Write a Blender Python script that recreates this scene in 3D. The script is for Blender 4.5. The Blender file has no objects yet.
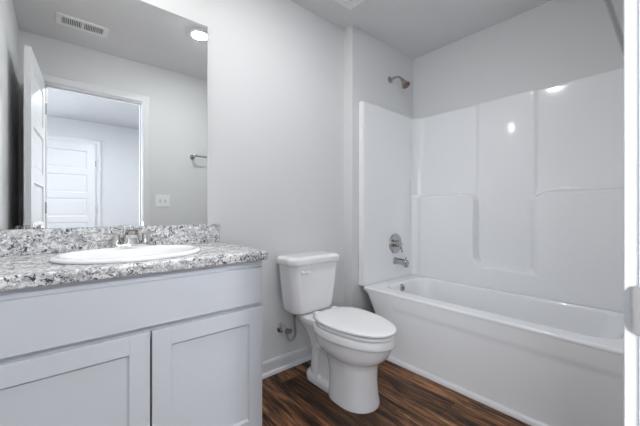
import bpy, bmesh, math, random
from mathutils import Vector, Matrix

S = bpy.context.scene
COL = S.collection
R = math.radians

# ------------------------------------------------------------------ camera
cam = bpy.data.objects.new('camera', bpy.data.cameras.new('camera'))
COL.objects.link(cam)
cam.location = (0, 0, 1.0364)
cam.rotation_euler = (R(90), 0, R(49.5 - 90))
cam.data.sensor_width = 36
cam.data.lens = 36 * 306 / 640
cam.data.shift_y = -2.5 / 640
cam.data.clip_start = 0.02
S.camera = cam

# ------------------------------------------------------------------ world, exposure, large lights
w = bpy.data.worlds.new('world'); S.world = w; w.use_nodes = True
w.node_tree.nodes['Background'].inputs[0].default_value = (0.75, 0.85, 1.0, 1)
w.node_tree.nodes['Background'].inputs[1].default_value = 0.6
S.view_settings.view_transform = 'Standard'
S.view_settings.look = 'None'
S.view_settings.gamma = 1.0
S.view_settings.use_curve_mapping = False
S.view_settings.exposure = 1.40

VANITY_E = 22.0       # glass globe above the mirror
DISC_E = 126.0         # ceiling disc light in the bathroom
BED_FILL_E = 400.0     # added unseen disc in the bedroom, fills through the doorway
def area(name, loc, rot, sx, sy, power, color):
    L = bpy.data.lights.new(name, 'AREA'); L.shape = 'RECTANGLE'; L.size = sx; L.size_y = sy
    L.energy = power; L.color = color
    o = bpy.data.objects.new(name, L); COL.objects.link(o); o.location = loc; o.rotation_euler = rot
    return o
# added fill lights set at three invented, unseen bedroom openings (one at x = -1.3, two at y = -2.71)
area('window_fill', (-1.25, -0.99, 1.45), (0, R(-90), 0), 1.36, 1.46, 28, (0.88, 0.94, 1.0))
area('window_fill', (-0.90, -2.66, 1.45), (R(90), 0, R(180)), 0.66, 1.36, 50, (0.88, 0.94, 1.0))
area('window_fill', (1.95, -2.66, 1.45), (R(90), 0, R(180)), 1.20, 1.36, 50, (0.88, 0.94, 1.0))

# ------------------------------------------------------------------ dimensions
D = 1.684      # vanity wall
C = 2.44       # ceiling
XL = -0.235    # left wall
YO = 0.035      # door wall, bathroom face
YB = -0.085    # door wall, bedroom face
XJ = 1.686     # jog
YP = 1.598     # plumbing wall
XT = 2.505     # wall behind the tub
YE = -2.71     # far bedroom wall
BX0, BX1 = -1.3, 3.0

# ------------------------------------------------------------------ materials
def mat(name, color, rough=0.5, metal=0.0, coat=0.0, ior=1.5, emit=None, es=0):
    m = bpy.data.materials.new(name); m.use_nodes = True
    b = m.node_tree.nodes['Principled BSDF']
    b.inputs['Base Color'].default_value = (*color, 1)
    b.inputs['Roughness'].default_value = rough
    b.inputs['Metallic'].default_value = metal
    b.inputs['Coat Weight'].default_value = coat
    b.inputs['IOR'].default_value = ior
    if emit:
        b.inputs['Emission Color'].default_value = (*emit, 1)
        b.inputs['Emission Strength'].default_value = es
    return m
def nd(m, t, **kw):
    n = m.node_tree.nodes.new(t)
    for k, v in kw.items(): setattr(n, k, v)
    return n
def lk(m, a, b): m.node_tree.links.new(a, b)
def bump(m, scale, strength, dist=0.002, detail=4):
    b = m.node_tree.nodes['Principled BSDF']
    tc = nd(m, 'ShaderNodeTexCoord'); n = nd(m, 'ShaderNodeTexNoise')
    n.inputs['Scale'].default_value = scale; n.inputs['Detail'].default_value = detail
    bp = nd(m, 'ShaderNodeBump'); bp.inputs['Strength'].default_value = strength; bp.inputs['Distance'].default_value = dist
    lk(m, tc.outputs['Object'], n.inputs['Vector']); lk(m, n.outputs['Fac'], bp.inputs['Height']); lk(m, bp.outputs['Normal'], b.inputs['Normal'])

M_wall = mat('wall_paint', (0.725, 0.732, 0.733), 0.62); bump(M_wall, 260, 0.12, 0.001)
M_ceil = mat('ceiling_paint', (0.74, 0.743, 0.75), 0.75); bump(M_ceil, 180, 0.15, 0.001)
M_bed_dim = mat('wall_paint_dimmed', (0.42, 0.43, 0.45), 0.7); bump(M_bed_dim, 260, 0.1, 0.001)  # same paint darkened to hold down the strong bedroom light
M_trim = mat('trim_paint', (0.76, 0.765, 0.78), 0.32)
M_trim_dim = mat('trim_paint_dimmed', (0.46, 0.465, 0.48), 0.4)  # white trim darkened so the bedroom light does not burn it out
M_cab = mat('cabinet_paint', (0.60, 0.62, 0.66), 0.38); bump(M_cab, 120, 0.03, 0.001)
M_gap = mat('dark_kick_board', (0.30, 0.31, 0.33), 0.6)  # darker board for the recessed toe kick
M_china = mat('vitreous_china', (0.89, 0.89, 0.895), 0.10, coat=0.3)
M_seat = mat('seat_plastic', (0.92, 0.92, 0.925), 0.22)
M_acryl = mat('moulded_acrylic', (0.90, 0.91, 0.93), 0.10)
M_chrome = mat('polished_chrome', (0.78, 0.775, 0.765), 0.10, metal=1.0)
M_nickel = mat('satin_nickel', (0.46, 0.445, 0.43), 0.24, metal=1.0)
M_bar = mat('towel_bar_nickel', (0.34, 0.34, 0.345), 0.28, metal=1.0)
M_fix = mat('shower_chrome', (0.50, 0.495, 0.49), 0.12, metal=1.0)
M_fauc = mat('faucet_chrome', (0.66, 0.65, 0.63), 0.09, metal=1.0)
M_dark = mat('dark_rubber', (0.03, 0.03, 0.03), 0.6)
M_hole_shade = mat('opening_shade', (0.09, 0.09, 0.095), 0.8)  # near black that stands for the shade inside openings
M_plast = mat('white_plastic', (0.88, 0.885, 0.885), 0.35)
M_mirror = mat('mirror_silver', (0.93, 0.945, 0.94), 0.0, metal=1.0)
M_medge = mat('mirror_glass_edge', (0.25, 0.33, 0.31), 0.15)
M_glow = mat('lit_globe_glass', (0.9, 0.9, 0.9), 0.3, emit=(1.0, 0.985, 0.97), es=VANITY_E)
M_disc = mat('lit_diffuser', (0.9, 0.9, 0.9), 0.4, emit=(0.985, 0.99, 1.0), es=DISC_E)
M_fill_disc = mat('added_fill_diffuser', (0.9, 0.9, 0.9), 0.4, emit=(0.95, 0.98, 1.0), es=BED_FILL_E)

def glass():
    m = bpy.data.materials.new('window_glass'); m.use_nodes = True
    b = m.node_tree.nodes['Principled BSDF']
    b.inputs['Transmission Weight'].default_value = 1; b.inputs['Roughness'].default_value = 0.0
    b.inputs['IOR'].default_value = 1.45
    return m
M_glass = glass()

def braid():
    m = mat('braided_steel', (0.55, 0.55, 0.54), 0.3, metal=1.0)
    tc = nd(m, 'ShaderNodeTexCoord'); wv = nd(m, 'ShaderNodeTexWave'); wv.inputs['Scale'].default_value = 160
    bp = nd(m, 'ShaderNodeBump'); bp.inputs['Strength'].default_value = 0.5; bp.inputs['Distance'].default_value = 0.001
    lk(m, tc.outputs['Object'], wv.inputs['Vector']); lk(m, wv.outputs['Fac'], bp.inputs['Height'])
    lk(m, bp.outputs['Normal'], m.node_tree.nodes['Principled BSDF'].inputs['Normal'])
    return m
M_braid = braid()

def ramp(m, stops, interp='LINEAR'):
    r = nd(m, 'ShaderNodeValToRGB'); cr = r.color_ramp; cr.interpolation = interp
    while len(cr.elements) < len(stops): cr.elements.new(0.5)
    for e, (p, c) in zip(cr.elements, stops):
        e.position = p; e.color = (*c, 1)
    return r
def mix(m, a, b, fac, blend='MIX'):
    n = nd(m, 'ShaderNodeMix'); n.data_type = 'RGBA'; n.blend_type = blend
    for sock, v in ((n.inputs[6], a), (n.inputs[7], b), (n.inputs[0], fac)):
        if hasattr(v, 'is_output'): lk(m, v, sock)
        elif isinstance(v, tuple): sock.default_value = (*v, 1)
        else: sock.default_value = v
    return n.outputs[2]

def granite():
    m = mat('speckled_granite', (0.6, 0.6, 0.6), 0.26)
    tc = nd(m, 'ShaderNodeTexCoord')
    def noise(scale, detail, rough, dist=0.0, off=(0, 0, 0)):
        mp = nd(m, 'ShaderNodeMapping'); mp.inputs['Location'].default_value = off
        lk(m, tc.outputs['Object'], mp.inputs['Vector'])
        n = nd(m, 'ShaderNodeTexNoise'); n.inputs['Scale'].default_value = scale; n.inputs['Detail'].default_value = detail
        n.inputs['Roughness'].default_value = rough; n.inputs['Distortion'].default_value = dist
        lk(m, mp.outputs['Vector'], n.inputs['Vector']); return n.outputs['Fac']
    base = ramp(m, [(0.34, (0.30, 0.30, 0.315)), (0.46, (0.56, 0.56, 0.57)), (0.56, (0.86, 0.855, 0.85))])
    lk(m, noise(40, 8, 0.70, 1.0), base.inputs[0])
    grey = ramp(m, [(0.545, (0, 0, 0)), (0.61, (0.8, 0.8, 0.8))])
    lk(m, noise(110, 6, 0.68, 0.9, (3, 1, 2)), grey.inputs[0])
    clump = ramp(m, [(0.38, (0.12, 0.12, 0.12)), (0.54, (1, 1, 1))])
    lk(m, noise(20, 3, 0.55, 0.5, (5, 2, 8)), clump.inputs[0])
    dark = ramp(m, [(0.515, (0, 0, 0)), (0.565, (1, 1, 1))])
    lk(m, noise(60, 8, 0.74, 1.6, (7, 5, 1)), dark.inputs[0])
    warm = ramp(m, [(0.62, (0, 0, 0)), (0.70, (0.7, 0.7, 0.7))])
    lk(m, noise(90, 4, 0.6, 0.6, (2, 9, 4)), warm.inputs[0])
    dk = nd(m, 'ShaderNodeMath', operation='MULTIPLY'); lk(m, dark.outputs[0], dk.inputs[0]); lk(m, clump.outputs[0], dk.inputs[1])
    c = mix(m, base.outputs[0], (0.33, 0.335, 0.35), grey.outputs[0])
    c = mix(m, c, (0.42, 0.36, 0.31), warm.outputs[0])
    c = mix(m, c, (0.04, 0.042, 0.05), dk.outputs[0])
    lk(m, c, m.node_tree.nodes['Principled BSDF'].inputs['Base Color'])
    return m
M_gran = granite()

def wood():
    m = mat('dark_plank_floor', (0.1, 0.05, 0.03), 0.42); m.node_tree.nodes['Principled BSDF'].inputs['Specular IOR Level'].default_value = 0.3
    b = m.node_tree.nodes['Principled BSDF']
    tc = nd(m, 'ShaderNodeTexCoord')
    sw = nd(m, 'ShaderNodeMapping'); sw.inputs['Rotation'].default_value = (0, 0, R(90)); sw.inputs['Location'].default_value = (0.33, 0.045, 0)
    lk(m, tc.outputs['Object'], sw.inputs['Vector'])
    br = nd(m, 'ShaderNodeTexBrick'); br.offset = 0.37; br.offset_frequency = 2; br.squash = 1
    br.inputs['Color1'].default_value = (0, 0, 0, 1); br.inputs['Color2'].default_value = (1, 1, 1, 1); br.inputs['Mortar'].default_value = (0.5, 0.5, 0.5, 1)
    br.inputs['Scale'].default_value = 1; br.inputs['Brick Width'].default_value = 1.22; br.inputs['Row Height'].default_value = 0.152
    br.inputs['Mortar Size'].default_value = 0.0012; br.inputs['Mortar Smooth'].default_value = 0.2; br.inputs['Bias'].default_value = 0
    lk(m, sw.outputs['Vector'], br.inputs['Vector'])
    # per-plank offset of the grain
    add = nd(m, 'ShaderNodeVectorMath', operation='MULTIPLY_ADD')
    add.inputs[1].default_value = (7.3, 11.7, 5.1)
    lk(m, br.outputs['Color'], add.inputs[0]); lk(m, tc.outputs['Object'], add.inputs[2])
    def noise(scl, scale, detail, rough, dist):
        mp = nd(m, 'ShaderNodeMapping'); mp.inputs['Scale'].default_value = scl
        lk(m, add.outputs[0], mp.inputs['Vector'])
        n = nd(m, 'ShaderNodeTexNoise'); n.inputs['Scale'].default_value = scale; n.inputs['Detail'].default_value = detail
        n.inputs['Roughness'].default_value = rough; n.inputs['Distortion'].default_value = dist
        lk(m, mp.outputs['Vector'], n.inputs['Vector']); return n.outputs['Fac']
    g1 = noise((1, 0.075, 1), 30, 8, 0.72, 1.2)
    g2 = noise((1, 0.14, 1), 10, 5, 0.62, 1.6)
    g3 = noise((1, 0.06, 1), 130, 3, 0.6, 0.3)
    r1 = ramp(m, [(0.33, (0.010, 0.0045, 0.0025)), (0.44, (0.085, 0.038, 0.017)), (0.55, (0.26, 0.125, 0.055)), (0.72, (0.50, 0.275, 0.135))])
    lk(m, g1, r1.inputs[0])
    r2 = ramp(m, [(0.38, (0.14, 0.12, 0.11)), (0.56, (1.1, 1.1, 1.1))]); lk(m, g2, r2.inputs[0])
    r3 = ramp(m, [(0.36, (0.5, 0.47, 0.45)), (0.56, (1.1, 1.1, 1.1))]); lk(m, g3, r3.inputs[0])
    pl = ramp(m, [(0, (0.42, 0.40, 0.38)), (1, (1.6, 1.55, 1.5))]); lk(m, br.outputs['Color'], pl.inputs[0])
    c = mix(m, r1.outputs[0], r2.outputs[0], 1.0, 'MULTIPLY')
    c = mix(m, c, r3.outputs[0], 1.0, 'MULTIPLY')
    c = mix(m, c, pl.outputs[0], 1.0, 'MULTIPLY')
    c = mix(m, c, (0.008, 0.005, 0.004), br.outputs['Fac'])
    lk(m, c, b.inputs['Base Color'])
    bp = nd(m, 'ShaderNodeBump'); bp.inputs['Strength'].default_value = 0.25; bp.inputs['Distance'].default_value = 0.002
    lk(m, g3, bp.inputs['Height']); lk(m, bp.outputs['Normal'], b.inputs['Normal'])
    return m
M_wood = wood()

# ------------------------------------------------------------------ mesh helpers
def finish(name, bm, m, parent=None, smooth=35, loc=None):
    bmesh.ops.recalc_face_normals(bm, faces=bm.faces)
    me = bpy.data.meshes.new(name); bm.to_mesh(me); bm.free()
    for mm in (m if isinstance(m, (list, tuple)) else [m]): me.materials.append(mm)
    if smooth:
        for p in me.polygons: p.use_smooth = True
        me.set_sharp_from_angle(angle=R(smooth))
    o = bpy.data.objects.new(name, me); COL.objects.link(o)
    if smooth:      # large flat faces keep their own normals beside small eased edges
        wn = o.modifiers.new('weighted_normals', 'WEIGHTED_NORMAL'); wn.keep_sharp = True; wn.weight = 100
    if loc is not None: o.location = loc
    if parent: o.parent = parent
    return o
def thing(name, label, cat, loc, rz=0, group=None):
    o = bpy.data.objects.new(name, None); COL.objects.link(o); o.location = loc; o.rotation_euler = (0, 0, rz)
    o.empty_display_size = 0.05
    o['label'] = label; o['category'] = cat
    if group: o['group'] = group
    return o
def tag(o, label, cat):
    o['label'] = label; o['category'] = cat; return o
def struct(name, bm, m, label=None, smooth=0):
    o = finish(name, bm, m, smooth=smooth); o['kind'] = 'structure'
    if label: o['label'] = label
    return o
def box(bm, x0, x1, y0, y1, z0, z1, bev=0.0, seg=2):
    t = bmesh.new()
    bmesh.ops.create_cube(t, size=1)
    for v in t.verts:
        v.co = Vector(((x0 + x1) / 2 + v.co.x * (x1 - x0), (y0 + y1) / 2 + v.co.y * (y1 - y0), (z0 + z1) / 2 + v.co.z * (z1 - z0)))
    if bev:
        bmesh.ops.bevel(t, geom=t.edges[:], offset=bev, segments=seg, profile=0.5, affect='EDGES')
    join(bm, t)
def join(bm, t, M=None):
    if M is not None: bmesh.ops.transform(t, matrix=M, verts=t.verts)
    me = bpy.data.meshes.new('tmp'); t.to_mesh(me); t.free(); bm.from_mesh(me); bpy.data.meshes.remove(me)
def loft(bm, rings, cap0=True, cap1=True, closed=True):
    vs = [[bm.verts.new(p) for p in r] for r in rings]
    n = len(vs[0])
    for a, b in zip(vs, vs[1:]):
        for i in range(n if closed else n - 1):
            j = (i + 1) % n
            bm.faces.new((a[i], a[j], b[j], b[i]))
    if cap0: bm.faces.new(vs[0])
    if cap1: bm.faces.new(vs[-1])
    return vs
def frame_for(d):
    d = d.normalized(); up = Vector((0, 0, 1)) if abs(d.z) < 0.9 else Vector((1, 0, 0))
    a = d.cross(up).normalized(); return a, d.cross(a).normalized()
def tube(bm, pts, r, n=14, cap=True, sx=1.0):
    pts = [Vector(p) for p in pts]; rings = []
    a = None
    for i, p in enumerate(pts):
        d = (pts[min(i + 1, len(pts) - 1)] - pts[max(i - 1, 0)]).normalized()
        if a is None: a, b = frame_for(d)
        else:
            a = (a - d * a.dot(d)).normalized(); b = d.cross(a)
        rr = r[i] if isinstance(r, (list, tuple)) else r
        rings.append([p + a * math.cos(t) * rr * sx + b * math.sin(t) * rr for t in (2 * math.pi * k / n for k in range(n))])
    loft(bm, rings, cap, cap)
def lathe(bm, prof, org, axis, n=28, cap=True):
    """prof: list of (radius, distance along axis)"""
    org = Vector(org); d = Vector(axis).normalized(); a, b = frame_for(d)
    rings = [[org + d * h + (a * math.cos(t) + b * math.sin(t)) * max(r, 1e-4) for t in (2 * math.pi * k / n for k in range(n))] for r, h in prof]
    loft(bm, rings, cap, cap)
def smooth_path(pts, k=8):
    P = [Vector(p) for p in pts]; out = []
    P = [P[0] * 2 - P[1]] + P + [P[-1] * 2 - P[-2]]
    for i in range(1, len(P) - 2):
        for s in range(k):
            t = s / k; p0, p1, p2, p3 = P[i - 1:i + 3]
            out.append(0.5 * ((2 * p1) + (p2 - p0) * t + (2 * p0 - 5 * p1 + 4 * p2 - p3) * t * t + (3 * p1 - p0 - 3 * p2 + p3) * t ** 3))
    out.append(P[-2]); return out
def rrect(x0, x1, y0, y1, r, z, n=8):
    out = []
    for cx, cy, a0 in ((x1 - r, y1 - r, 0), (x0 + r, y1 - r, 90), (x0 + r, y0 + r, 180), (x1 - r, y0 + r, 270)):
        for k in range(n + 1):
            a = R(a0 + 90 * k / n); out.append((cx + r * math.cos(a), cy + r * math.sin(a), z))
    return out
def sstep(a, b, x):
    t = max(0.0, min(1.0, (x - a) / (b - a))); return t * t * (3 - 2 * t)

# ------------------------------------------------------------------ room shell
T = 0.12
def B(*a, **k):
    bm = bmesh.new(); box(bm, *a, **k); return bm
struct('floor', B(BX0 - T, BX1 + T, YE - T, D + T, -0.08, 0), M_wood)
bm = bmesh.new()
box(bm, XL - T, XT + T, YB + 0.04, D + T, C, C + 0.1)
struct('ceiling', bm, M_ceil)
struct('ceiling_bedroom', B(BX0 - T, BX1 + T, YE - T, YB + 0.04, C, C + 0.1), M_bed_dim)
struct('wall_back', B(XL - T, XJ, D, D + T, 0, C), M_wall)
struct('wall_plumbing', B(XJ, XT + T, YP, D + T, 0, C), M_wall)
struct('wall_left', B(XL - T, XL, YO, D, 0, C), M_wall)
struct('wall_tub', B(XT, XT + T, YO, YP, 0, C), M_wall)
DX0, DX1, DH = -0.085, 0.606, 2.068     # doorway opening
bm = bmesh.new()
box(bm, XL - T, DX0 - 0.02, YB, YO, 0, C); box(bm, DX1 + 0.02, XT + T, YB, YO, 0, C); box(bm, DX0 - 0.02, DX1 + 0.02, YB, YO, DH + 0.02, C)
struct('wall_front', bm, M_wall)
# bedroom beyond the doorway
WZ0, WZ1 = 0.72, 2.18
def pierced(bm, u0, u1, a, b, put):
    put(bm, u0, a, 0, C); put(bm, b, u1, 0, C); put(bm, a, b, 0, WZ0); put(bm, a, b, WZ1, C)
def sash(name, a, b, put, pane):  # added unseen sashes, placed to carry the fill lights into the bathroom
    bm = bmesh.new()
    for q in ((a, a + 0.05, WZ0, WZ1), (b - 0.05, b, WZ0, WZ1), (a + 0.05, b - 0.05, WZ0, WZ0 + 0.05), (a + 0.05, b - 0.05, WZ1 - 0.05, WZ1), (a + 0.05, b - 0.05, 1.43, 1.47)): put(bm, *q)
    wf = struct(name, bm, M_trim)
    bm = bmesh.new(); pane(bm, a + 0.03, b - 0.03, WZ0 + 0.03, WZ1 - 0.03); finish('pane', bm, M_glass, wf, 0)
farbox = lambda m, a, b, c, d: box(m, a, b, YE - T, YE, c, d)
bm = bmesh.new(); pierced(bm, BX0 - T, 0.5, -1.27, -0.53, farbox); pierced(bm, 0.5, BX1 + T, 1.32, 2.58, farbox)
struct('wall_bedroom_far', bm, M_bed_dim)
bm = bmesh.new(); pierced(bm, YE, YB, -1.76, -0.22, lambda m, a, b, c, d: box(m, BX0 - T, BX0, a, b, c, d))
struct('wall_bedroom_west', bm, M_bed_dim)
sash('added_window_1', -1.76, -0.22, lambda m, a, b, c, d: box(m, BX0 - 0.08, BX0 - 0.02, a, b, c, d), lambda m, a, b, c, d: box(m, BX0 - 0.05, BX0 - 0.045, a, b, c, d))
sash('added_window_2', 1.32, 2.58, lambda m, a, b, c, d: box(m, a, b, YE - 0.08, YE - 0.02, c, d), lambda m, a, b, c, d: box(m, a, b, YE - 0.05, YE - 0.045, c, d))
sash('added_window_3', -1.27, -0.53, lambda m, a, b, c, d: box(m, a, b, YE - 0.08, YE - 0.02, c, d), lambda m, a, b, c, d: box(m, a, b, YE - 0.05, YE - 0.045, c, d))
struct('wall_bedroom_east', B(BX1, BX1 + T, YE, YB, 0, C), M_bed_dim)
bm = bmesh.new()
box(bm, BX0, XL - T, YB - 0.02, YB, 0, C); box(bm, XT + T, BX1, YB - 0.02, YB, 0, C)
struct('wall_bedroom_near', bm, M_bed_dim)

# baseboards: board with eased top plus a shoe moulding
def baseboard(name, p, q, n, h=0.092):
    """from p to q along the wall, n = unit normal into the room"""
    p, q, n = Vector((*p, 0)), Vector((*q, 0)), Vector((*n, 0))
    prof = [(0, 0), (0.026, 0), (0.026, 0.010), (0.022, 0.019), (0.014, 0.024), (0.013, 0.026), (0.013, h - 0.018), (0.010, h - 0.008), (0.005, h), (0, h)]
    bm = bmesh.new()
    loft(bm, [[e + n * (a + 0.0005) + Vector((0, 0, b)) for a, b in prof] for e in (p, q)])
    return struct(name, bm, M_trim, smooth=30)
baseboard('baseboard_back', (0.684, D), (XJ, D), (0, -1))
baseboard('baseboard_jog', (XJ, YP), (XJ, D - 0.027), (-1, 0))
baseboard('baseboard_plumbing', (XJ + 0.0, YP), (1.735, YP), (0, -1))
baseboard('baseboard_front', (0.695, YO), (1.735, YO), (0, 1))
baseboard('baseboard_left', (XL, YO + 0.03), (XL, 1.18), (1, 0))
baseboard('baseboard_bedroom', (0.525, YE), (BX1, YE), (0, 1))
# white quarter-round strip along the foot of the tub apron
bm = bmesh.new()
prof = [(0, 0), (-0.020, 0), (-0.020, 0.006), (-0.0165, 0.017), (-0.010, 0.024), (0, 0.027)]
loft(bm, [[(1.750 + a, y, b) for a, b in prof] for y in (YO + 0.027, 1.485)])
struct('trim_1', bm, M_trim, smooth=50)

# door frame: jambs, head, stop and casing on both faces of the wall
bm = bmesh.new()
box(bm, DX1, DX1 + 0.019, YB, YO, 0, DH + 0.019, 0.001); box(bm, DX0 - 0.019, DX0, YB, YO, 0, DH + 0.019, 0.001); box(bm, DX0, DX1, YB, YO, DH, DH + 0.019, 0.001)
box(bm, DX1 - 0.011, DX1, -0.055, -0.02, 0, DH, 0.002); box(bm, DX0, DX0 + 0.011, -0.055, -0.02, 0, DH, 0.002); box(bm, DX0, DX1, -0.055, -0.02, DH - 0.011, DH, 0.002)
def casing(bm, x0, x1, h, y, s, wd=0.056):
    prof = [(0, 0), (0, 0.0145), (0.003, 0.016), (0.016, 0.014), (0.020, 0.016), (0.040, 0.018), (0.052, 0.018), (wd, 0.014), (wd, 0)]
    path = [((x0, 0), (-1, 0)), ((x0, h), (-1, 1)), ((x1, h), (1, 1)), ((x1, 0), (1, 0))]
    rings = []
    for (px, pz), (ox, oz) in path:
        rings.append([(px + ox * a, y + s * b, pz + oz * a) for a, b in prof])
    loft(bm, rings)
casing(bm, DX0 - 0.006, DX1 + 0.006, DH + 0.006, YO, 1); casing(bm, DX0 - 0.006, DX1 + 0.006, DH + 0.006, YB, -1)
frame = struct('trim_2', bm, M_trim, smooth=40)
# strike plate with its rounded lip bent round the edge of the jamb
bm = bmesh.new()
box(bm, DX1 - 0.0025, DX1 + 0.002, -0.012, 0.028, 0.865, 0.933, 0.001)
lip = [(DX1 - 0.0025, 0.028), (DX1 - 0.003, 0.036), (DX1 + 0.000, 0.044), (DX1 + 0.004, 0.050)]
rings = []
for i, (x, y) in enumerate(lip):
    e = (0.034, 0.0335, 0.031, 0.023)[i]
    rings.append([(x, y, 0.899 - e), (x + 0.003, y - 0.001, 0.899 - e), (x + 0.003, y - 0.001, 0.899 + e), (x, y, 0.899 + e)])
loft(bm, rings)
o = finish('strike_plate', bm, M_chrome, frame, 40); o['label'] = 'small metal latch strike plate with rounded lip'
bm = bmesh.new(); box(bm, DX1 - 0.0045, DX1 - 0.0015, -0.004, 0.016, 0.883, 0.915, 0.001)
finish('latch_hole_shade', bm, M_hole_shade, o, 0)  # solid dark block, coloured as the shade of a hole

# five-panel doors
def panel_door(bm, W, H, t=0.035, stile=0.105, top=0.11, bot=0.20, mid=0.09, n=5):
    """leaf from x=0..W, y=0..t, z=0..H, panels on both faces"""
    box(bm, 0, stile, 0, t, 0, H, 0.0015); box(bm, W - stile, W, 0, t, 0, H, 0.0015)
    ph = (H - top - bot - mid * (n - 1)) / n
    z = 0
    for i in range(n + 1):
        hgt = bot if i == 0 else (top if i == n else mid)
        box(bm, stile, W - stile, 0, t, z, z + hgt)
        z += hgt
        if i < n:
            x0, x1, z0, z1 = stile, W - stile, z, z + ph
            for y, s in ((0, 1), (t, -1)):
                ins = [(0, 0.0), (0.006, 0.007), (0.016, 0.010), (0.024, 0.010), (0.046, 0.003)]
                rings = [[(x0 + a, y + s * d, z0 + a), (x1 - a, y + s * d, z0 + a), (x1 - a, y + s * d, z1 - a), (x0 + a, y + s * d, z1 - a)] for a, d in ins]
                loft(bm, rings, cap0=False)
            z += ph
def lever_knob(parent, p, ax, name='knob'):
    bm = bmesh.new()
    lathe(bm, [(0.0, 0), (0.032, 0), (0.032, 0.004), (0.028, 0.009), (0.013, 0.012), (0.012, 0.018), (0.020, 0.022), (0.027, 0.030), (0.028, 0.038), (0.024, 0.045), (0.012, 0.049), (0, 0.0495)], p, ax)
    return finish(name, bm, M_nickel, parent, 40)
ANG = R(94)
bm = bmesh.new(); panel_door(bm, 0.686, 2.048)
# hinge axis on the left jamb; swung wide open against the left wall
leaf = struct('door_1', bm, M_trim, 'white five-panel door standing open against the left wall', smooth=30)
leaf.location = (DX0 + 0.003, YO + 0.006, 0.012); leaf.rotation_euler = (0, 0, ANG)
lever_knob(leaf, (0.624, 0, 0.905), (0, -1, 0)); lever_knob(leaf, (0.624, 0.035, 0.905), (0, 1, 0))
bm = bmesh.new(); box(bm, 0.6845, 0.6872, 0.006, 0.029, 0.876, 0.934, 0.0005); box(bm, 0.686, 0.693, 0.010, 0.025, 0.895, 0.915, 0.003)
finish('latch_plate', bm, M_nickel, leaf, 30)
for hz in (0.20, 1.0, 1.80):
    bm = bmesh.new(); lathe(bm, [(0.0, 0), (0.006, 0), (0.006, 0.09), (0, 0.09)], (-0.004, -0.003, hz), (0, 0, 1), 12)
    box(bm, -0.001, 0.0, 0.002, 0.03, hz, hz + 0.09)
    finish('hinge', bm, M_nickel, leaf, 40)
# closed door in the far bedroom wall
HX0, HX1, HH = -0.31, 0.45, 2.085
bm = bmesh.new(); panel_door(bm, 0.75, 2.065)
d2 = struct('door_2', bm, M_trim_dim, 'closed white five-panel door in the bedroom wall', smooth=30)
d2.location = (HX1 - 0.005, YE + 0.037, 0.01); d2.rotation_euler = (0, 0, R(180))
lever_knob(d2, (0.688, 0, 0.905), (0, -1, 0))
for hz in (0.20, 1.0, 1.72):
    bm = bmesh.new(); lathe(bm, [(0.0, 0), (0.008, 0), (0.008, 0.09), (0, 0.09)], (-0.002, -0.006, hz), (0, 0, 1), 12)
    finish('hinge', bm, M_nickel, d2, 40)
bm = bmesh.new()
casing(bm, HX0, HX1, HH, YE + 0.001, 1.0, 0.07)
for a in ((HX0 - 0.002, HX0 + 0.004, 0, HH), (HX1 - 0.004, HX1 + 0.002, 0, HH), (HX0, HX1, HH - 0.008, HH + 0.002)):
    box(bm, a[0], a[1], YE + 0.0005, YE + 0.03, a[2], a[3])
struct('trim_3', bm, M_trim_dim, smooth=40)

# ------------------------------------------------------------------ vanity
VX0, VX1, VY0 = XL + 0.003, 0.682, 1.190
van = thing('vanity_cabinet', 'grey-white shaker vanity cabinet with false drawer and two doors', 'cabinet', (0.22, 1.44, 0))
def vp(name, bm, m, smooth=30, parent=van):
    return finish(name, bm, m, parent, smooth)
def shift(bm, o): bmesh.ops.translate(bm, vec=-Vector(o), verts=bm.verts); return bm
VO = (0.22, 1.44, 0)
bm = bmesh.new()
box(bm, VX1 - 0.016, VX1, VY0 + 0.02, D - 0.002, 0.0, 0.822, 0.001); box(bm, VX0, VX0 + 0.016, VY0 + 0.02, D - 0.002, 0.0, 0.822)
box(bm, VX0 + 0.016, VX1 - 0.016, VY0 + 0.02, D - 0.002, 0.07, 0.086); box(bm, VX0 + 0.016, VX1 - 0.016, D - 0.012, D - 0.002, 0.086, 0.822)
vp('carcass', shift(bm, VO), M_cab)
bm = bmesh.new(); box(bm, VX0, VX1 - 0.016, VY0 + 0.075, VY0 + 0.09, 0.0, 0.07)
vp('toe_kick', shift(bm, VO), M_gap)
bm = bmesh.new()   # face frame
box(bm, VX0, VX1, VY0, VY0 + 0.02, 0.785, 0.822, 0.001); box(bm, VX0, VX0 + 0.035, VY0, VY0 + 0.02, 0.0, 0.785, 0.001)
box(bm, VX1 - 0.035, VX1, VY0, VY0 + 0.02, 0.0, 0.785, 0.001); box(bm, VX0 + 0.035, VX1 - 0.035, VY0, VY0 + 0.02, 0.595, 0.65); box(bm, VX0 + 0.035, VX1 - 0.035, VY0, VY0 + 0.02, 0.07, 0.13)
vp('face_frame', shift(bm, VO), M_cab)
FY0, FY1 = VY0 - 0.020, VY0 - 0.001
bm = bmesh.new(); box(bm, VX0 + 0.010, 0.670, FY0, FY1, 0.640, 0.794, 0.0025)
vp('false_drawer_front', shift(bm, VO), M_cab)
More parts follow.
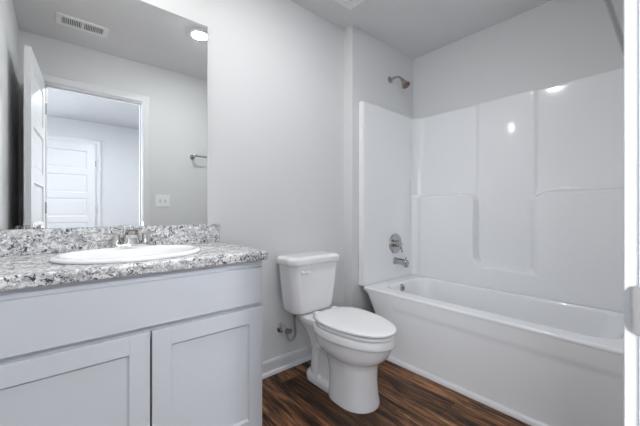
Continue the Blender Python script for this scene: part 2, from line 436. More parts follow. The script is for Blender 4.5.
def shaker(x0, x1, z0, z1):
    bm = bmesh.new(); s = 0.062
    box(bm, x0, x0 + s, FY0, FY1, z0, z1, 0.002); box(bm, x1 - s, x1, FY0, FY1, z0, z1, 0.002)
    box(bm, x0 + s - 0.001, x1 - s + 0.001, FY0, FY1, z1 - s, z1, 0.002); box(bm, x0 + s - 0.001, x1 - s + 0.001, FY0, FY1, z0, z0 + s, 0.002)
    d = vp('door', shift(bm, VO), M_cab)
    bm = bmesh.new()
    a = s - 0.004
    rings = [[(x0 + q, y, z0 + q), (x1 - q, y, z0 + q), (x1 - q, y, z1 - q), (x0 + q, y, z1 - q)] for q, y in ((a, FY1 - 0.002), (a, FY0 + 0.004), (a + 0.006, FY0 + 0.0065), (a + 0.010, FY0 + 0.0095))]
    loft(bm, rings)
    finish('door_panel', shift(bm, VO), M_cab, d, 25)
shaker(VX0 + 0.010, 0.2375, 0.092, 0.622); shaker(0.2435, 0.670, 0.092, 0.622)

# countertop with eased front edge, cut out for the bowl; back and left splashes as parts
CT0, CT1 = 0.823, 0.861
CX1, CY0 = 0.694, 1.163
SC = Vector((0.226, 1.399)); SA, SB = 0.252, 0.197
bm = bmesh.new()
N = 72
def rect_hit(a, x0, x1, y0, y1, r):
    dx, dy = math.cos(a), math.sin(a); ts = []
    if dx > 1e-9: ts.append((x1 - SC.x) / dx)
    if dx < -1e-9: ts.append((x0 - SC.x) / dx)
    if dy > 1e-9: ts.append((y1 - SC.y) / dy)
    if dy < -1e-9: ts.append((y0 - SC.y) / dy)
    t = min(ts); return SC.x + dx * t, SC.y + dy * t
x0c, y1c = XL + 0.002, D - 0.002
angs = sorted([2 * math.pi * k / N for k in range(N)] + [math.atan2(y - SC.y, x - SC.x) % (2 * math.pi) for x, y in ((x0c, CY0), (CX1, CY0), (CX1, y1c), (x0c, y1c))])
def ro(ins, z): return [(*rect_hit(a, x0c, CX1 - ins, CY0 + ins, y1c, 0), z) for a in angs]
def ri(z, k=0.9): return [(SC.x + SA * k * math.cos(a), SC.y + SB * k * math.sin(a), z) for a in angs]
rings = [ri(CT0), ro(0.003, CT0), ro(0, CT0 + 0.004), ro(0.0, CT1 - 0.010), ro(0.002, CT1 - 0.004), ro(0.006, CT1 - 0.001), ro(0.010, CT1), ri(CT1), ri(CT0)]
loft(bm, rings, False, False)
ct = finish('countertop', bm, M_gran, None, 40)
tag(ct, 'white and grey speckled granite vanity countertop with short backsplash', 'countertop')
bm = bmesh.new(); box(bm, XL + 0.002, 0.686, D - 0.021, D - 0.002, CT1, 0.962, 0.003); finish('backsplash', bm, M_gran, ct, 30)

# drop-in oval sink
sink = thing('sink', 'white oval drop-in basin set in the granite countertop', 'sink', (SC.x, SC.y, CT1))
bm = bmesh.new()
prof = [(0.985, -0.000), (1.0, 0.002), (1.004, 0.007), (0.995, 0.012), (0.965, 0.0155), (0.925, 0.0155), (0.895, 0.012), (0.875, 0.004), (0.85, -0.012), (0.80, -0.05), (0.70, -0.095), (0.5, -0.125), (0.25, -0.137), (0.12, -0.139)]
def ell(k, z, off=0.0): return [(SA * k * math.cos(2 * math.pi * i / 72), SB * k * math.sin(2 * math.pi * i / 72) + off, z + 0.0005) for i in range(72)]
def deck(k):  # the bowl shifts forward, leaving a wider deck at the back
    return -0.020 * sstep(0.93, 0.80, k) if k < 0.93 else 0
rings = []
for k, z in prof:
    kk = k
    ring = []
    for i in range(72):
        a = 2 * math.pi * i / 72; x, y = math.cos(a), math.sin(a)
        sh = (0.13 * max(0, y) ** 2) if k < 0.9 else 0
        ring.append((SA * kk * x, SB * (kk - sh) * y, z + 0.0005))
    rings.append(ring)
loft(bm, rings, False, True)
finish('basin', bm, M_china, sink, 60)
bm = bmesh.new(); lathe(bm, [(0.0, 0), (0.024, 0), (0.024, 0.003), (0.018, 0.004), (0.016, 0.001), (0, 0.001)], (0, 0, -0.1385), (0, 0, 1)); finish('drain', bm, M_chrome, sink, 40)

# centreset faucet
FX, FY = 0.250, 1.612
fau = thing('faucet', 'chrome two-lever faucet with wide spout behind the oval basin', 'faucet', (FX, FY, 0.876))
bm = bmesh.new()
rings = [rrect(-0.078 + i, 0.078 - i, -0.026 + i, 0.026 - i, 0.024 - i, z, 6) for i, z in ((0, 0.001), (0, 0.007), (0.003, 0.011), (0.009, 0.013))]
loft(bm, rings); finish('base_plate', bm, M_fauc, fau, 40)
bm = bmesh.new()   # broad spout rising from a flared body and reaching out over the bowl
rings = []
for y, z, hw, hh, tilt in ((0.000, 0.010, 0.036, 0.024, 90), (-0.001, 0.022, 0.031, 0.021, 88), (-0.002, 0.038, 0.0275, 0.019, 80), (-0.008, 0.054, 0.026, 0.017, 60), (-0.022, 0.066, 0.026, 0.014, 35), (-0.045, 0.074, 0.0265, 0.011, 18), (-0.075, 0.080, 0.0275, 0.008, 8), (-0.098, 0.081, 0.028, 0.006, 0), (-0.104, 0.080, 0.026, 0.004, -5)):
    c, q = Vector((0, y, z)), R(tilt); up = Vector((0, math.sin(q), math.cos(q)))
    rings.append([c + Vector((1, 0, 0)) * hw * math.copysign(abs(math.cos(a)) ** 0.7, math.cos(a)) + up * hh * math.copysign(abs(math.sin(a)) ** 0.8, math.sin(a)) for a in (2 * math.pi * k / 28 for k in range(28))])
loft(bm, rings); finish('spout', bm, M_fauc, fau, 50)
bm = bmesh.new(); tube(bm, [(0, 0.024, 0.010), (0, 0.024, 0.078)], 0.003, 10); lathe(bm, [(0, 0), (0.005, 0), (0.006, 0.005), (0.004, 0.012), (0, 0.013)], (0, 0.024, 0.074), (0, 0, 1), 12)
finish('lift_rod', bm, M_fauc, fau, 40)
for s in (-1, 1):
    bm = bmesh.new()
    lathe(bm, [(0.0, 0), (0.019, 0), (0.018, 0.006), (0.013, 0.014), (0.012, 0.030), (0.014, 0.036), (0.012, 0.043), (0, 0.045)], (s * 0.056, 0, 0.012), (0, 0, 1), 20)
    tube(bm, [(s * 0.056, 0, 0.050), (s * 0.075, 0.0, 0.054), (s * 0.104, 0.002, 0.058)], [0.008, 0.0065, 0.005], 10)
    finish('handle', bm, M_fauc, fau, 40)

# mirror
MX0, MX1, MZ0, MZ1 = XL + 0.006, 0.620, 0.9625, 2.045
bm = bmesh.new(); box(bm, MX0, MX1, D - 0.0075, D - 0.0015, MZ0, MZ1, 0.0008, 1)
bm.normal_update()
mi = finish('mirror', bm, [M_mirror, M_medge], None, 0)
for p in mi.data.polygons: p.material_index = 0 if p.normal.y < -0.99 else 1
tag(mi, 'large frameless wall mirror above the vanity reflecting the doorway', 'mirror')

# vanity light above the mirror
vl = thing('vanity_light', 'single-globe wall light above the vanity mirror', 'light', (0.17, D, 2.27))
bm = bmesh.new(); lathe(bm, [(0, 0.001), (0.06, 0.001), (0.06, 0.012), (0.05, 0.02), (0, 0.021)], (0, 0, 0), (0, -1, 0)); finish('backplate', bm, M_chrome, vl, 40)
bm = bmesh.new(); tube(bm, [(0, -0.018, 0), (0, -0.15, 0.0), (0, -0.205, 0.012), (0, -0.225, 0.03)], 0.008); lathe(bm, [(0.0, 0), (0.026, 0), (0.03, 0.03), (0, 0.031)], (0, -0.225, 0.018), (0, 0, 1)); finish('arm', bm, M_chrome, vl, 40)
bm = bmesh.new(); lathe(bm, [(0.0001, 0.01)] + [(0.036 * math.sin(t * math.pi / 12), 0.055 - 0.045 * math.cos(t * math.pi / 12)) for t in range(1, 12)] + [(0.0001, 0.10)], (0, -0.225, -0.08), (0, 0, 1), 24, False); finish('globe', bm, M_glow, vl, 60)

# ------------------------------------------------------------------ toilet (local: +Y forward from the wall)
TX = 1.245
toi = thing('toilet', 'white two-piece toilet with closed lid between vanity and tub', 'toilet', (TX, D, 0), R(180))
def egg(hw, df, db, z, n=56, dc=None, pw=2.5, back=0.62):
    dc = dc if dc is not None else db + (df - db) * 0.47
    out = []
    for i in range(n):
        a = 2 * math.pi * i / n; cx, sy = math.cos(a), math.sin(a)
        if sy >= 0:
            x = hw * math.copysign(abs(cx) ** (2 / 2.15), cx); y = dc + (df - dc) * abs(sy) ** (2 / 2.0)
        else:
            x = hw * math.copysign(abs(cx) ** (2 / pw), cx); y = dc - (dc - db) * abs(sy) ** (2 / pw)
            t = (dc - y) / (dc - db); x *= 1 - (1 - back) * 0.55 * t ** 2
        out.append((x, y, z))
    return out
bm = bmesh.new()
# foot, pedestal and bowl
loft(bm, [egg(hw, df, db, z, dc=dc, pw=p, back=bk) for z, hw, df, db, dc, p, bk in (
    (0.001, 0.115, 0.664, 0.38, 0.53, 3.2, 1), (0.012, 0.1165, 0.666, 0.38, 0.53, 3.2, 1), (0.028, 0.114, 0.663, 0.38, 0.53, 3.2, 1), (0.06, 0.110, 0.656, 0.38, 0.53, 3.2, 1), (0.13, 0.106, 0.651, 0.38, 0.53, 3.2, 1),
    (0.20, 0.106, 0.655, 0.36, 0.53, 3, 1), (0.232, 0.110, 0.664, 0.33, 0.53, 2.8, 1), (0.246, 0.120, 0.680, 0.31, 0.53, 2.6, 1), (0.260, 0.136, 0.702, 0.29, 0.50, 2.6, .95),
    (0.282, 0.146, 0.724, 0.27, 0.49, 2.6, .9), (0.310, 0.152, 0.740, 0.26, 0.48, 2.6, .85), (0.338, 0.155, 0.748, 0.25, 0.47, 2.6, .8), (0.344, 0.157, 0.752, 0.25, 0.47, 2.6, .8), (0.3465, 0.164, 0.763, 0.25, 0.47, 2.6, .8), (0.352, 0.1675, 0.768, 0.25, 0.47, 2.6, .8),
    (0.36, 0.168, 0.769, 0.25, 0.47, 2.6, .8), (0.384, 0.167, 0.768, 0.25, 0.47, 2.6, .8), (0.391, 0.163, 0.763, 0.255, 0.47, 2.6, .8), (0.394, 0.155, 0.754, 0.26, 0.47, 2.6, .8))])
# trapway behind the pedestal, flaring up into the tank deck
loft(bm, [rrect(-hw, hw, y0, y1, r, z, 8) for z, hw, y0, y1, r in (
    (0.001, 0.086, 0.150, 0.46, 0.080), (0.022, 0.089, 0.147, 0.46, 0.082), (0.038, 0.086, 0.150, 0.46, 0.080), (0.05, 0.074, 0.163, 0.46, 0.068), (0.062, 0.064, 0.175, 0.46, 0.058), (0.12, 0.060, 0.18, 0.46, 0.054),
    (0.20, 0.064, 0.178, 0.48, 0.056), (0.26, 0.074, 0.165, 0.50, 0.058), (0.31, 0.092, 0.148, 0.50, 0.06), (0.35, 0.110, 0.135, 0.48, 0.05), (0.368, 0.116, 0.130, 0.42, 0.045), (0.384, 0.116, 0.130, 0.40, 0.045), (0.391, 0.111, 0.135, 0.39, 0.042))])
# raised trapway on each side
for s in (-1, 1):
    tube(bm, smooth_path([(s * 0.040, 0.47, 0.12), (s * 0.040, 0.40, 0.20), (s * 0.040, 0.31, 0.235), (s * 0.038, 0.255, 0.19), (s * 0.036, 0.245, 0.10), (s * 0.036, 0.25, 0.02)], 6), 0.040, 14)
finish('bowl', bm, M_china, toi, 50)
for s in (-1, 1):
    bm = bmesh.new(); lathe(bm, [(0.014, 0), (0.014, 0.006), (0.010, 0.014), (0.004, 0.018), (0, 0.0185)], (s * 0.074, 0.300, 0.046), (0, 0, 1), 16); finish('bolt_cap', bm, M_plast, toi, 60)
# tank
def tankring(hw, y0, y1, z, r=0.045, bow=0.018):
    ring = rrect(-hw, hw, y0, y1, r, z, 8)
    mid = (y0 + y1) / 2
    return [(x, y + (bow * (1 - (x / hw) ** 2) if y > mid else 0), zz) for x, y, zz in ring]
bm = bmesh.new()
loft(bm, [tankring(hw, y0, y1, z, r) for z, hw, y0, y1, r in (
    (0.392, 0.125, 0.055, 0.155, 0.04), (0.396, 0.146, 0.042, 0.176, 0.045), (0.406, 0.158, 0.035, 0.186, 0.048), (0.424, 0.165, 0.031, 0.191, 0.048), (0.47, 0.171, 0.029, 0.193, 0.047), (0.58, 0.182, 0.027, 0.196, 0.044), (0.700, 0.193, 0.025, 0.199, 0.042))])
finish('tank', bm, M_china, toi, 50)
bm = bmesh.new()
loft(bm, [tankring(hw, y0, y1, z, r) for z, hw, y0, y1, r in (
    (0.7005, 0.195, 0.022, 0.203, 0.042), (0.703, 0.203, 0.017, 0.212, 0.047), (0.710, 0.2065, 0.014, 0.216, 0.048), (0.732, 0.2065, 0.014, 0.216, 0.048), (0.742, 0.202, 0.018, 0.212, 0.046), (0.749, 0.190, 0.030, 0.200, 0.042), (0.753, 0.160, 0.055, 0.175, 0.035))])
finish('tank_lid', bm, M_china, toi, 50)
bm = bmesh.new()
lathe(bm, [(0, 0), (0.014, 0), (0.014, 0.008), (0.010, 0.012), (0, 0.0125)], (0.122, 0.203, 0.656), (0, 1, 0), 18)
tube(bm, smooth_path([(0.128, 0.218, 0.657), (0.108, 0.224, 0.659), (0.088, 0.226, 0.658), (0.072, 0.225, 0.655)], 5), [0.008] * 5 + [0.0105] * 6 + [0.011] * 3 + [0.009, 0.005], 14)
finish('flush_lever', bm, M_plast, toi, 50)
# seat ring and lid
bm = bmesh.new()
def seat_egg(hw, df, db, z): return egg(hw, df, db, z, dc=db + (df - db) * 0.36, pw=3.2, back=0.78)
loft(bm, [seat_egg(*a) for a in ((0.162, 0.767, 0.30, 0.3975), (0.166, 0.772, 0.297, 0.401), (0.166, 0.772, 0.297, 0.411), (0.161, 0.766, 0.30, 0.4145), (0.11, 0.70, 0.36, 0.4145), (0.105, 0.695, 0.365, 0.4115), (0.105, 0.695, 0.365, 0.4005), (0.11, 0.70, 0.36, 0.3975), (0.162, 0.767, 0.30, 0.3975))], False, False)
bmesh.ops.remove_doubles(bm, verts=bm.verts, dist=1e-5)
finish('seat', bm, M_seat, toi, 50)
bm = bmesh.new()
loft(bm, [seat_egg(hw, df, db, z) for z, hw, df, db in ((0.4195, 0.160, 0.765, 0.300), (0.421, 0.166, 0.773, 0.294), (0.427, 0.168, 0.775, 0.292), (0.433, 0.165, 0.772, 0.295), (0.436, 0.158, 0.763, 0.303), (0.438, 0.135, 0.72, 0.335), (0.4395, 0.07, 0.64, 0.42))])
finish('seat_lid', bm, M_seat, toi, 50)
for s in (-1, 1):
    bm = bmesh.new(); loft(bm, [rrect(s * 0.072 - hw, s * 0.072 + hw, 0.262 + i, 0.306 - i, 0.012, z, 5) for z, hw, i in ((0.3915, 0.021, 0), (0.424, 0.021, 0), (0.431, 0.018, 0.003), (0.433, 0.013, 0.008))]); finish('hinge', bm, M_seat, toi, 50)

# supply valve and braided line
sv = thing('supply_valve', 'small chrome water shut-off valve on the wall beside the toilet', 'valve', (1.102, D, 0.274))
bm = bmesh.new(); lathe(bm, [(0, 0.0005), (0.033, 0.0005), (0.032, 0.005), (0.018, 0.011), (0.011, 0.012)], (0, 0, 0), (0, -1, 0), 22); finish('escutcheon', bm, M_chrome, sv, 40)
bm = bmesh.new(); tube(bm, [(0, -0.006, 0), (0, -0.040, 0)], 0.010); lathe(bm, [(0, 0), (0.015, 0), (0.017, 0.008), (0.017, 0.030), (0.014, 0.036), (0, 0.036)], (0, -0.036, 0), (0, -1, 0), 16)
tube(bm, [(0, -0.052, 0), (0.012, -0.052, -0.010)], 0.011); lathe(bm, [(0, 0), (0.014, 0), (0.014, 0.018), (0, 0.018)], (0.014, -0.052, -0.008), (0, 0, -1), 6)
finish('valve_body', bm, M_chrome, sv, 40)
bm = bmesh.new(); tube(bm, [(0, -0.068, 0), (0, -0.086, 0)], 0.005); rings = [[(0.027 * k * math.cos(a), y, 0.016 * k * math.sin(a)) for a in (2 * math.pi * i / 20 for i in range(20))] for k, y in ((0.8, -0.084), (1, -0.086), (1, -0.092), (0.8, -0.094))]
loft(bm, rings); finish('valve_handle', bm, M_nickel, sv, 40)
bm = bmesh.new()
tube(bm, smooth_path([(0.014, -0.052, -0.014), (0.014, -0.056, -0.046), (0.028, -0.064, -0.072), (0.052, -0.074, -0.060), (0.058, -0.084, -0.018), (0.046, -0.092, 0.03), (0.042, -0.095, 0.085)], 7), 0.0078, 12)
finish('supply_line', bm, M_braid, sv, 60)
bm = bmesh.new(); lathe(bm, [(0, 0), (0.009, 0), (0.010, 0.012), (0.017, 0.016), (0.017, 0.034), (0, 0.034)], (0.042, -0.095, 0.080), (0, 0, 1), 12); finish('coupling_nut', bm, M_nickel, sv, 40)

# ------------------------------------------------------------------ bathtub
RZ = 0.463
tub = thing('bathtub', 'white alcove bathtub with smooth apron along the tiled-look floor', 'bathtub', (2.1, 0.8, 0))
tub['label'] = 'white alcove bathtub with smooth apron standing on the wood floor'
TO = (2.1, 0.8, 0)
bm = bmesh.new()
TY0, TY1, TX0, TX1 = 0.058, 1.546, 1.7475, 2.466
nn = 10
IR = [(1.842, 2.402, 0.150, 1.462, 0.13, RZ), (1.847, 2.397, 0.155, 1.457, 0.128, RZ - 0.002), (1.854, 2.390, 0.163, 1.448, 0.125, RZ - 0.009), (1.861, 2.384, 0.171, 1.440, 0.122, RZ - 0.022),
      (1.872, 2.374, 0.19, 1.428, 0.12, 0.38), (1.885, 2.360, 0.23, 1.41, 0.12, 0.26), (1.90, 2.346, 0.27, 1.392, 0.12, 0.16), (1.93, 2.32, 0.32, 1.36, 0.12, 0.11), (1.98, 2.27, 0.38, 1.31, 0.11, 0.095)]
OUT = [(TX0 + 0.004, TX1, TY0, TY1, 0.012, 0.436), (TX0, TX1, TY0, TY1, 0.012, RZ - 0.014), (TX0 + 0.002, TX1, TY0, TY1, 0.012, RZ - 0.006), (TX0 + 0.008, TX1, TY0, TY1, 0.012, RZ - 0.001), (TX0 + 0.015, TX1, TY0, TY1, 0.012, RZ)]
loft(bm, [rrect(*a, nn) for a in OUT] + [rrect(*a, nn) for a in IR], False, True)
basin = finish('basin', shift(bm, TO), M_acryl, tub, 50)
# apron with a shallow recessed panel; its ends curl back under the rim
bm = bmesh.new()
zs = [0.001 + 0.441 * i / 60 for i in range(61)]; NY = 140
def yend_a(z): return 1.546 - 0.105 * sstep(0.475, 0.20, z)
def apx(y, z, ye):
    d = min(sstep(1.31, 1.26, y), sstep(0.372, 0.335, z))
    x = 1.750 + 0.0028 * d
    for e in ((y - ye + 0.06) / 0.06, (0.118 - y) / 0.06):
        if e > 0: x += 0.055 * (1 - math.sqrt(max(0, 1 - min(1, e) ** 2))) * sstep(0.448, 0.40, z)
    return x
g = []
for z in zs:
    ye = yend_a(z); row = []
    for i in range(NY + 1):
        t = i / NY
        y = 0.058 + (ye - 0.058) * (1 - (1 - t) ** 1.25)
        row.append(bm.verts.new((apx(y, z, ye), y, z)))
    g.append(row)
ys = range(NY + 1)
for i in range(len(zs) - 1):
    for j in range(len(ys) - 1):
        bm.faces.new((g[i][j], g[i][j + 1], g[i + 1][j + 1], g[i + 1][j]))
finish('apron', shift(bm, TO), M_acryl, tub, 60)
bm = bmesh.new(); lathe(bm, [(0, 0), (0.030, 0), (0.030, 0.004), (0.025, 0.010), (0.010, 0.012), (0, 0.012)], (2.09, 1.437, 0.418), (0, -1, 0.12), 24)
box(bm, 2.085, 2.095, 1.412, 1.427, 0.408, 0.428, 0.002)
finish('overflow_plate', shift(bm, TO), M_nickel, tub, 40)
bm = bmesh.new(); lathe(bm, [(0, 0), (0.035, 0), (0.033, 0.003), (0.02, 0.004), (0, 0.004)], (2.12, 1.22, 0.0955), (0, 0, 1), 24); finish('drain', shift(bm, TO), M_nickel, tub, 40)

# ------------------------------------------------------------------ moulded shower surround (one shell on three sides)
SZ1 = 1.868
SX0, SYL, SYR, SXB, FR = 1.756, 1.548, 0.100, 2.474, 0.080     # left edge, end panel faces, back face, corner radius
path = []   # (x, y, nx, ny, tag) ; n points into the room
def seg(p, q, n, k):
    for i in range(k): t = i / k; path.append((p[0] + (q[0] - p[0]) * t, p[1] + (q[1] - p[1]) * t, *n))
seg((SX0, SYL), (SXB - FR, SYL), (0, -1), 50)
for i in range(10):
    a = R(90 - 9 * i); path.append((SXB - FR + FR * math.cos(a), SYL - FR + FR * math.sin(a), -math.cos(a), -math.sin(a)))
seg((SXB, SYL - FR), (SXB, SYR + FR), (-1, 0), 270)
for i in range(10):
    a = R(-9 * i); path.append((SXB - FR + FR * math.cos(a), SYR + FR + FR * math.sin(a), -math.cos(a), -math.sin(a)))
seg((SXB - FR, SYR), (SX0, SYR), (0, 1), 50); path.append((SX0, SYR, 0, 1))
YC = 0.8245; HWU = 0.187     # centre of back wall, half-width of the centre column
def sdbox(x, y, hx, hy, r):
    qx, qy = abs(x) - hx + r, abs(y) - hy + r
    return math.hypot(max(qx, 0), max(qy, 0)) + min(max(qx, qy), 0) - r
def depth(x, y, z, nx):
    lean = -0.020 * sstep(0.46, 1.9, z) * 1.0
    d = 0.0
    if x > SXB - FR - 0.001:
        # lower shoulders: a block below z=1.16 minus a U-shaped bay in the middle
        dy = y - YC
        blk = z - 1.163                                   # <0 inside the block
        cor = sdbox(abs(dy) - (HWU + 0.60), z - 0.30, 0.60, 0.863, 0.06)       # shoulder with rounded upper inner corner
        bay = sdbox(dy, z - 1.22, HWU, 0.60, 0.075)       # bay with rounded lower corners
        s1 = sstep(0.012, -0.012, cor)
        s2 = sstep(-0.014, 0.012, bay) * sstep(0.715, 0.690, z)
        if dy < 0:      # the shoulder nearer the doorway runs out softly into the bay
            q = -dy
            lat = sstep(HWU - 0.05, HWU + 0.04, q); top = 1.163 - 0.034 * (1 - sstep(HWU - 0.01, HWU + 0.085, q))
            k = sstep(0.60, 0.665, z)
            s1 = lat * sstep(top + 0.018, top - 0.018, z)
            s2 = s2 * (1 - k * sstep(0.02, 0.09, q))
            s1 = max(s1 * 1.0, 0)
        d += 0.068 * max(s1, s2)
        # centre column stands slightly proud of the upper side panels, with a rounded bead at each side
        col = sstep(HWU + 0.006, HWU - 0.010, abs(dy)) * sstep(0.85, 1.35, z)
        d += 0.012 * col * (1 - max(s1, s2))
        bead = max(0.0, 1 - ((abs(dy) - HWU - 0.004) / 0.011) ** 2)
        d += 0.006 * bead * sstep(1.14, 1.22, z)
        # gentle bow across the centre
        d += 0.004 * (1 - min(1, (dy / HWU) ** 2)) * sstep(1.1, 1.3, z)
        d *= 1.0
        d *= abs(nx) ** 1.5
    return d + lean
bm = bmesh.new()
nz = 190
zs = [RZ + 0.0015 + (SZ1 - RZ) * i / nz for i in range(nz + 1)]
def off(p, d, z): return (p[0] + p[2] * d, p[1] + p[3] * d, z)
front = []
for z in zs:
    e = max(0.0, (z - (SZ1 - 0.010)) / 0.010)
    rnd = -0.006 * (1 - math.sqrt(max(0, 1 - e * e)))
    row = []
    for i, p in enumerate(path):
        k = min(i, len(path) - 1 - i)
        d = depth(p[0], p[1], z, p[2]) * (1 if p[2] != 0 else 0.15) + rnd
        if k == 0: d -= 0.006
        elif k == 1: d -= 0.0
        row.append(bm.verts.new(off(p, d, z)))
    front.append(row)
for a, b in zip(front, front[1:]):
    for i in range(len(path) - 1): bm.faces.new((a[i], a[i + 1], b[i + 1], b[i]))
def wallpt(p, z):   # where the shell meets the wall behind it
    x = min(p[0] + (0.0 if abs(p[3]) > 0.99 else 0.03), XT - 0.002); y = p[1]
    if p[3] < -0.01: y = YP - 0.002
    elif p[3] > 0.01: y = YO + 0.02
    if p[2] < -0.01: x = XT - 0.002
    return (x, y, z)
back = [[bm.verts.new(wallpt(p, z)) for p in path] for z in (zs[0], zs[-1])]
for i in range(len(path) - 1):
    bm.faces.new((front[-1][i], front[-1][i + 1], back[1][i + 1], back[1][i])); bm.faces.new((front[0][i], front[0][i + 1], back[0][i + 1], back[0][i]))
for i in range(len(path) - 1): bm.faces.new((back[0][i], back[0][i + 1], back[1][i + 1], back[1][i]))
for i in (0, len(path) - 1):
    bm.faces.new([front[k][i] for k in range(nz + 1)] + [back[1][i], back[0][i]])
sur = finish('shower_surround', bm, M_acryl, None, 40)
tag(sur, 'glossy white moulded wall surround with shelves rising above the bathtub', 'shower surround')

# ------------------------------------------------------------------ shower fittings
SHX = 2.150
sh = thing('showerhead', 'brushed nickel shower head on bent arm high on the wall', 'shower head', (SHX, YP, 2.150))
bm = bmesh.new(); lathe(bm, [(0, 0.0005), (0.030, 0.0005), (0.030, 0.004), (0.022, 0.010), (0.011, 0.014)], (0, 0, 0), (0, -1, 0), 24); finish('escutcheon', bm, M_nickel, sh, 40)
bm = bmesh.new(); ap = smooth_path([(0, -0.006, 0), (0, -0.055, 0.004), (0, -0.095, -0.008), (0, -0.125, -0.042)], 6); tube(bm, ap, 0.0095); finish('arm', bm, M_nickel, sh, 60)
bm = bmesh.new(); hd = Vector((0.0, -0.56, -0.83)); lathe(bm, [(0, -0.012), (0.013, -0.012), (0.015, 0.0), (0.013, 0.012), (0.017, 0.02), (0.026, 0.042), (0.033, 0.057), (0.035, 0.064), (0.032, 0.067)], (0, -0.125, -0.042), hd, 28)
o = finish('head', bm, M_nickel, sh, 40)
bm = bmesh.new(); lathe(bm, [(0, 0), (0.0315, 0), (0.0315, 0.002), (0.02, 0.0035), (0, 0.0035)], Vector((0, -0.125, -0.042)) + hd.normalized() * 0.0655, hd, 28); finish('spray_face', bm, mat('spray_face', (0.20, 0.14, 0.10), 0.4, metal=0.6), o, 40)

YS = SYL   # face of the end panel of the surround
def yend(z): return SYL + 0.030 * sstep(0.46, 1.9, z) * 0.15
vz = 0.760
va = thing('shower_valve', 'round chrome shower valve with lever on white surround', 'valve', (SHX, yend(vz), vz))
bm = bmesh.new(); lathe(bm, [(0, 0.0005), (0.082, 0.0005), (0.084, 0.005), (0.080, 0.012), (0.072, 0.015), (0.062, 0.012), (0.045, 0.008), (0.036, 0.012), (0, 0.013)], (0, 0, 0), (0, -1, 0), 40); finish('trim_plate', bm, M_fix, va, 40)
bm = bmesh.new(); lathe(bm, [(0, 0), (0.030, 0), (0.029, 0.02), (0.024, 0.045), (0.015, 0.052), (0, 0.053)], (0, -0.012, 0), (0, -1, 0), 28)
tube(bm, smooth_path([(0, -0.048, 0.002), (0.010, -0.054, -0.030), (0.020, -0.062, -0.068)], 5), [0.011] * 4 + [0.009] * 4 + [0.0075] * 3, 12)
finish('handle', bm, M_fix, va, 40)
sz = 0.615
ts = thing('tub_spout', 'short chrome tub spout below the round shower valve', 'tub spout', (SHX, yend(sz), sz))
bm = bmesh.new(); tube(bm, [(0, -0.0005, 0), (0, -0.006, 0), (0, -0.012, 0), (0, -0.06, -0.001), (0, -0.105, -0.004), (0, -0.122, -0.008), (0, -0.130, -0.012)], [0.031, 0.031, 0.026, 0.026, 0.026, 0.022, 0.012], 22)
tube(bm, [(0, -0.108, -0.012), (0, -0.110, -0.038)], 0.019, 18)
finish('spout_body', bm, M_fix, ts, 50)
bm = bmesh.new(); tube(bm, [(0, -0.108, 0.018), (0, -0.108, 0.034)], 0.004, 10); lathe(bm, [(0, 0), (0.007, 0), (0.008, 0.005), (0.005, 0.010), (0, 0.0105)], (0, -0.108, 0.032), (0, 0, 1), 14); finish('diverter_knob', bm, M_fix, ts, 50)

# ------------------------------------------------------------------ wall and ceiling fittings
tb = thing('towel_bar', 'straight satin nickel towel bar on the wall beside the doorway', 'towel bar', (1.068, YO, 1.598))
for q in (0.0, 0.61):
    bm = bmesh.new(); lathe(bm, [(0, 0.0005), (0.025, 0.0005), (0.025, 0.006), (0.018, 0.012), (0.011, 0.016), (0.010, 0.068), (0.014, 0.074), (0.014, 0.098), (0.010, 0.101), (0, 0.1015)], (q, 0, 0), (0, 1, 0), 22); finish('post', bm, M_nickel, tb, 40)
bm = bmesh.new(); tube(bm, [(-0.004, 0.087, 0), (0.614, 0.087, 0)], 0.0078, 16); finish('bar', bm, M_bar, tb, 60)

sw = thing('light_switch', 'white two-gang light switch plate on grey wall beside door casing', 'light switch', (0.783, YO, 1.13))
bm = bmesh.new(); loft(bm, [[(a * (0.068 - i), y, b * (0.060 - i)) for a, b in ((-1, -1), (1, -1), (1, 1), (-1, 1))] for i, y in ((0, 0.0005), (0, 0.003), (0.004, 0.0065))]); finish('plate', bm, M_plast, sw, 30)
for q, up in ((-0.023, 1), (0.023, -1)):
    bm = bmesh.new(); box(bm, q - 0.0075, q + 0.0075, 0.006, 0.0085, -0.016, 0.016, 0.001); box(bm, q - 0.0045, q + 0.0045, 0.006, 0.020, up * 0.006 - 0.005, up * 0.006 + 0.005, 0.0015)
    finish('toggle', bm, mat('toggle_plastic', (0.66, 0.67, 0.68), 0.4), sw, 30)

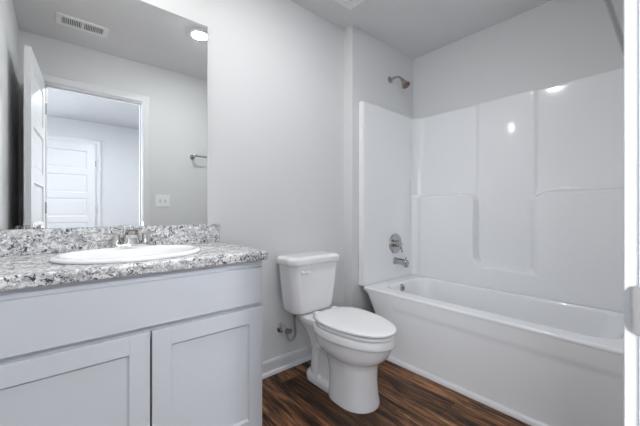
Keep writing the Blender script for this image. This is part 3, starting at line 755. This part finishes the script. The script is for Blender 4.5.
def disc_light(name, label, x, y, m, k=1.0, h=0.012):
    t = thing(name, label, 'ceiling light', (x, y, C))
    bm = bmesh.new(); lathe(bm, [(a * k, b) for a, b in ((0, -0.0005), (0.095, -0.0005), (0.095, -0.004), (0.086, -0.014), (0.078, -0.016), (0.076, -0.012), (0.0, -0.012))], (0, 0, 0), (0, 0, 1), 40); finish('trim_ring', bm, M_plast, t, 40)
    bm = bmesh.new(); lathe(bm, [(a * k, -0.0125 - b * h) for a, b in ((0, 0), (0.0755, 0.0), (0.0745, 0.2), (0.069, 0.45), (0.058, 0.68), (0.042, 0.86), (0.022, 0.97), (0, 1.0))], (0, 0, 0), (0, 0, 1), 40); finish('diffuser', bm, m, t, 60)
disc_light('ceiling_light', 'round white lit disc light on the bathroom ceiling', 0.854, 0.879, M_disc, 0.78, 0.012)
disc_light('ceiling_light', 'added unseen disc light on the bedroom ceiling, filling through the doorway', 0.60, -0.98, M_fill_disc)  # added fill lamp, kept out of the mirror's sight

av = thing('air_vent', 'white rectangular air vent with two banks of louvres on ceiling', 'vent', (0.140, 0.425, C))
bm = bmesh.new()
ox, oy = 0.155, 0.078
for a in ((-ox, ox, -oy, -oy + 0.030), (-ox, ox, oy - 0.030, oy), (-ox, -ox + 0.030, -oy + 0.030, oy - 0.030), (ox - 0.030, ox, -oy + 0.030, oy - 0.030), (-0.009, 0.009, -oy + 0.030, oy - 0.030)):
    box(bm, a[0], a[1], a[2], a[3], -0.009, -0.0005, 0.001)
finish('frame', bm, M_plast, av, 30)
bm = bmesh.new(); box(bm, -ox + 0.025, ox - 0.025, -oy + 0.025, oy - 0.025, -0.0012, -0.0004); finish('duct_shade_sheet', bm, M_hole_shade, av, 0)  # thin dark sheet, coloured as the shade inside a duct
for b0, b1 in ((-ox + 0.030, -0.009), (0.009, ox - 0.030)):
    nS = 11
    for i in range(nS):
        x = b0 + (b1 - b0) * (i + 0.5) / nS
        bm = bmesh.new(); t = bmesh.new(); box(t, -0.0014, 0.0014, -oy + 0.028, oy - 0.028, -0.0055, 0.0015)
        join(bm, t, Matrix.Translation((x, 0, -0.004)) @ Matrix.Rotation(R(32 if b0 < 0 else -32), 4, 'Y'))
        finish('louvre', bm, M_plast, av, 0)

ef = thing('exhaust_fan', 'white square exhaust fan grille on ceiling near the tub', 'exhaust fan', (1.405, 1.345, C))
bm = bmesh.new()
loft(bm, [rrect(-a, a, -a, a, 0.012, z, 4) for a, z in ((0.128, -0.0005), (0.130, -0.012), (0.126, -0.020), (0.116, -0.024), (0.078, -0.026), (0.076, -0.019), (0.07, -0.019))])
finish('cover', bm, M_plast, ef, 30)
for i in range(9):
    bm = bmesh.new(); yq = -0.064 + 0.016 * i; box(bm, -0.074, 0.074, yq - 0.0045, yq + 0.0045, -0.0235, -0.0185, 0.001); finish('louvre', bm, M_plast, ef, 0)
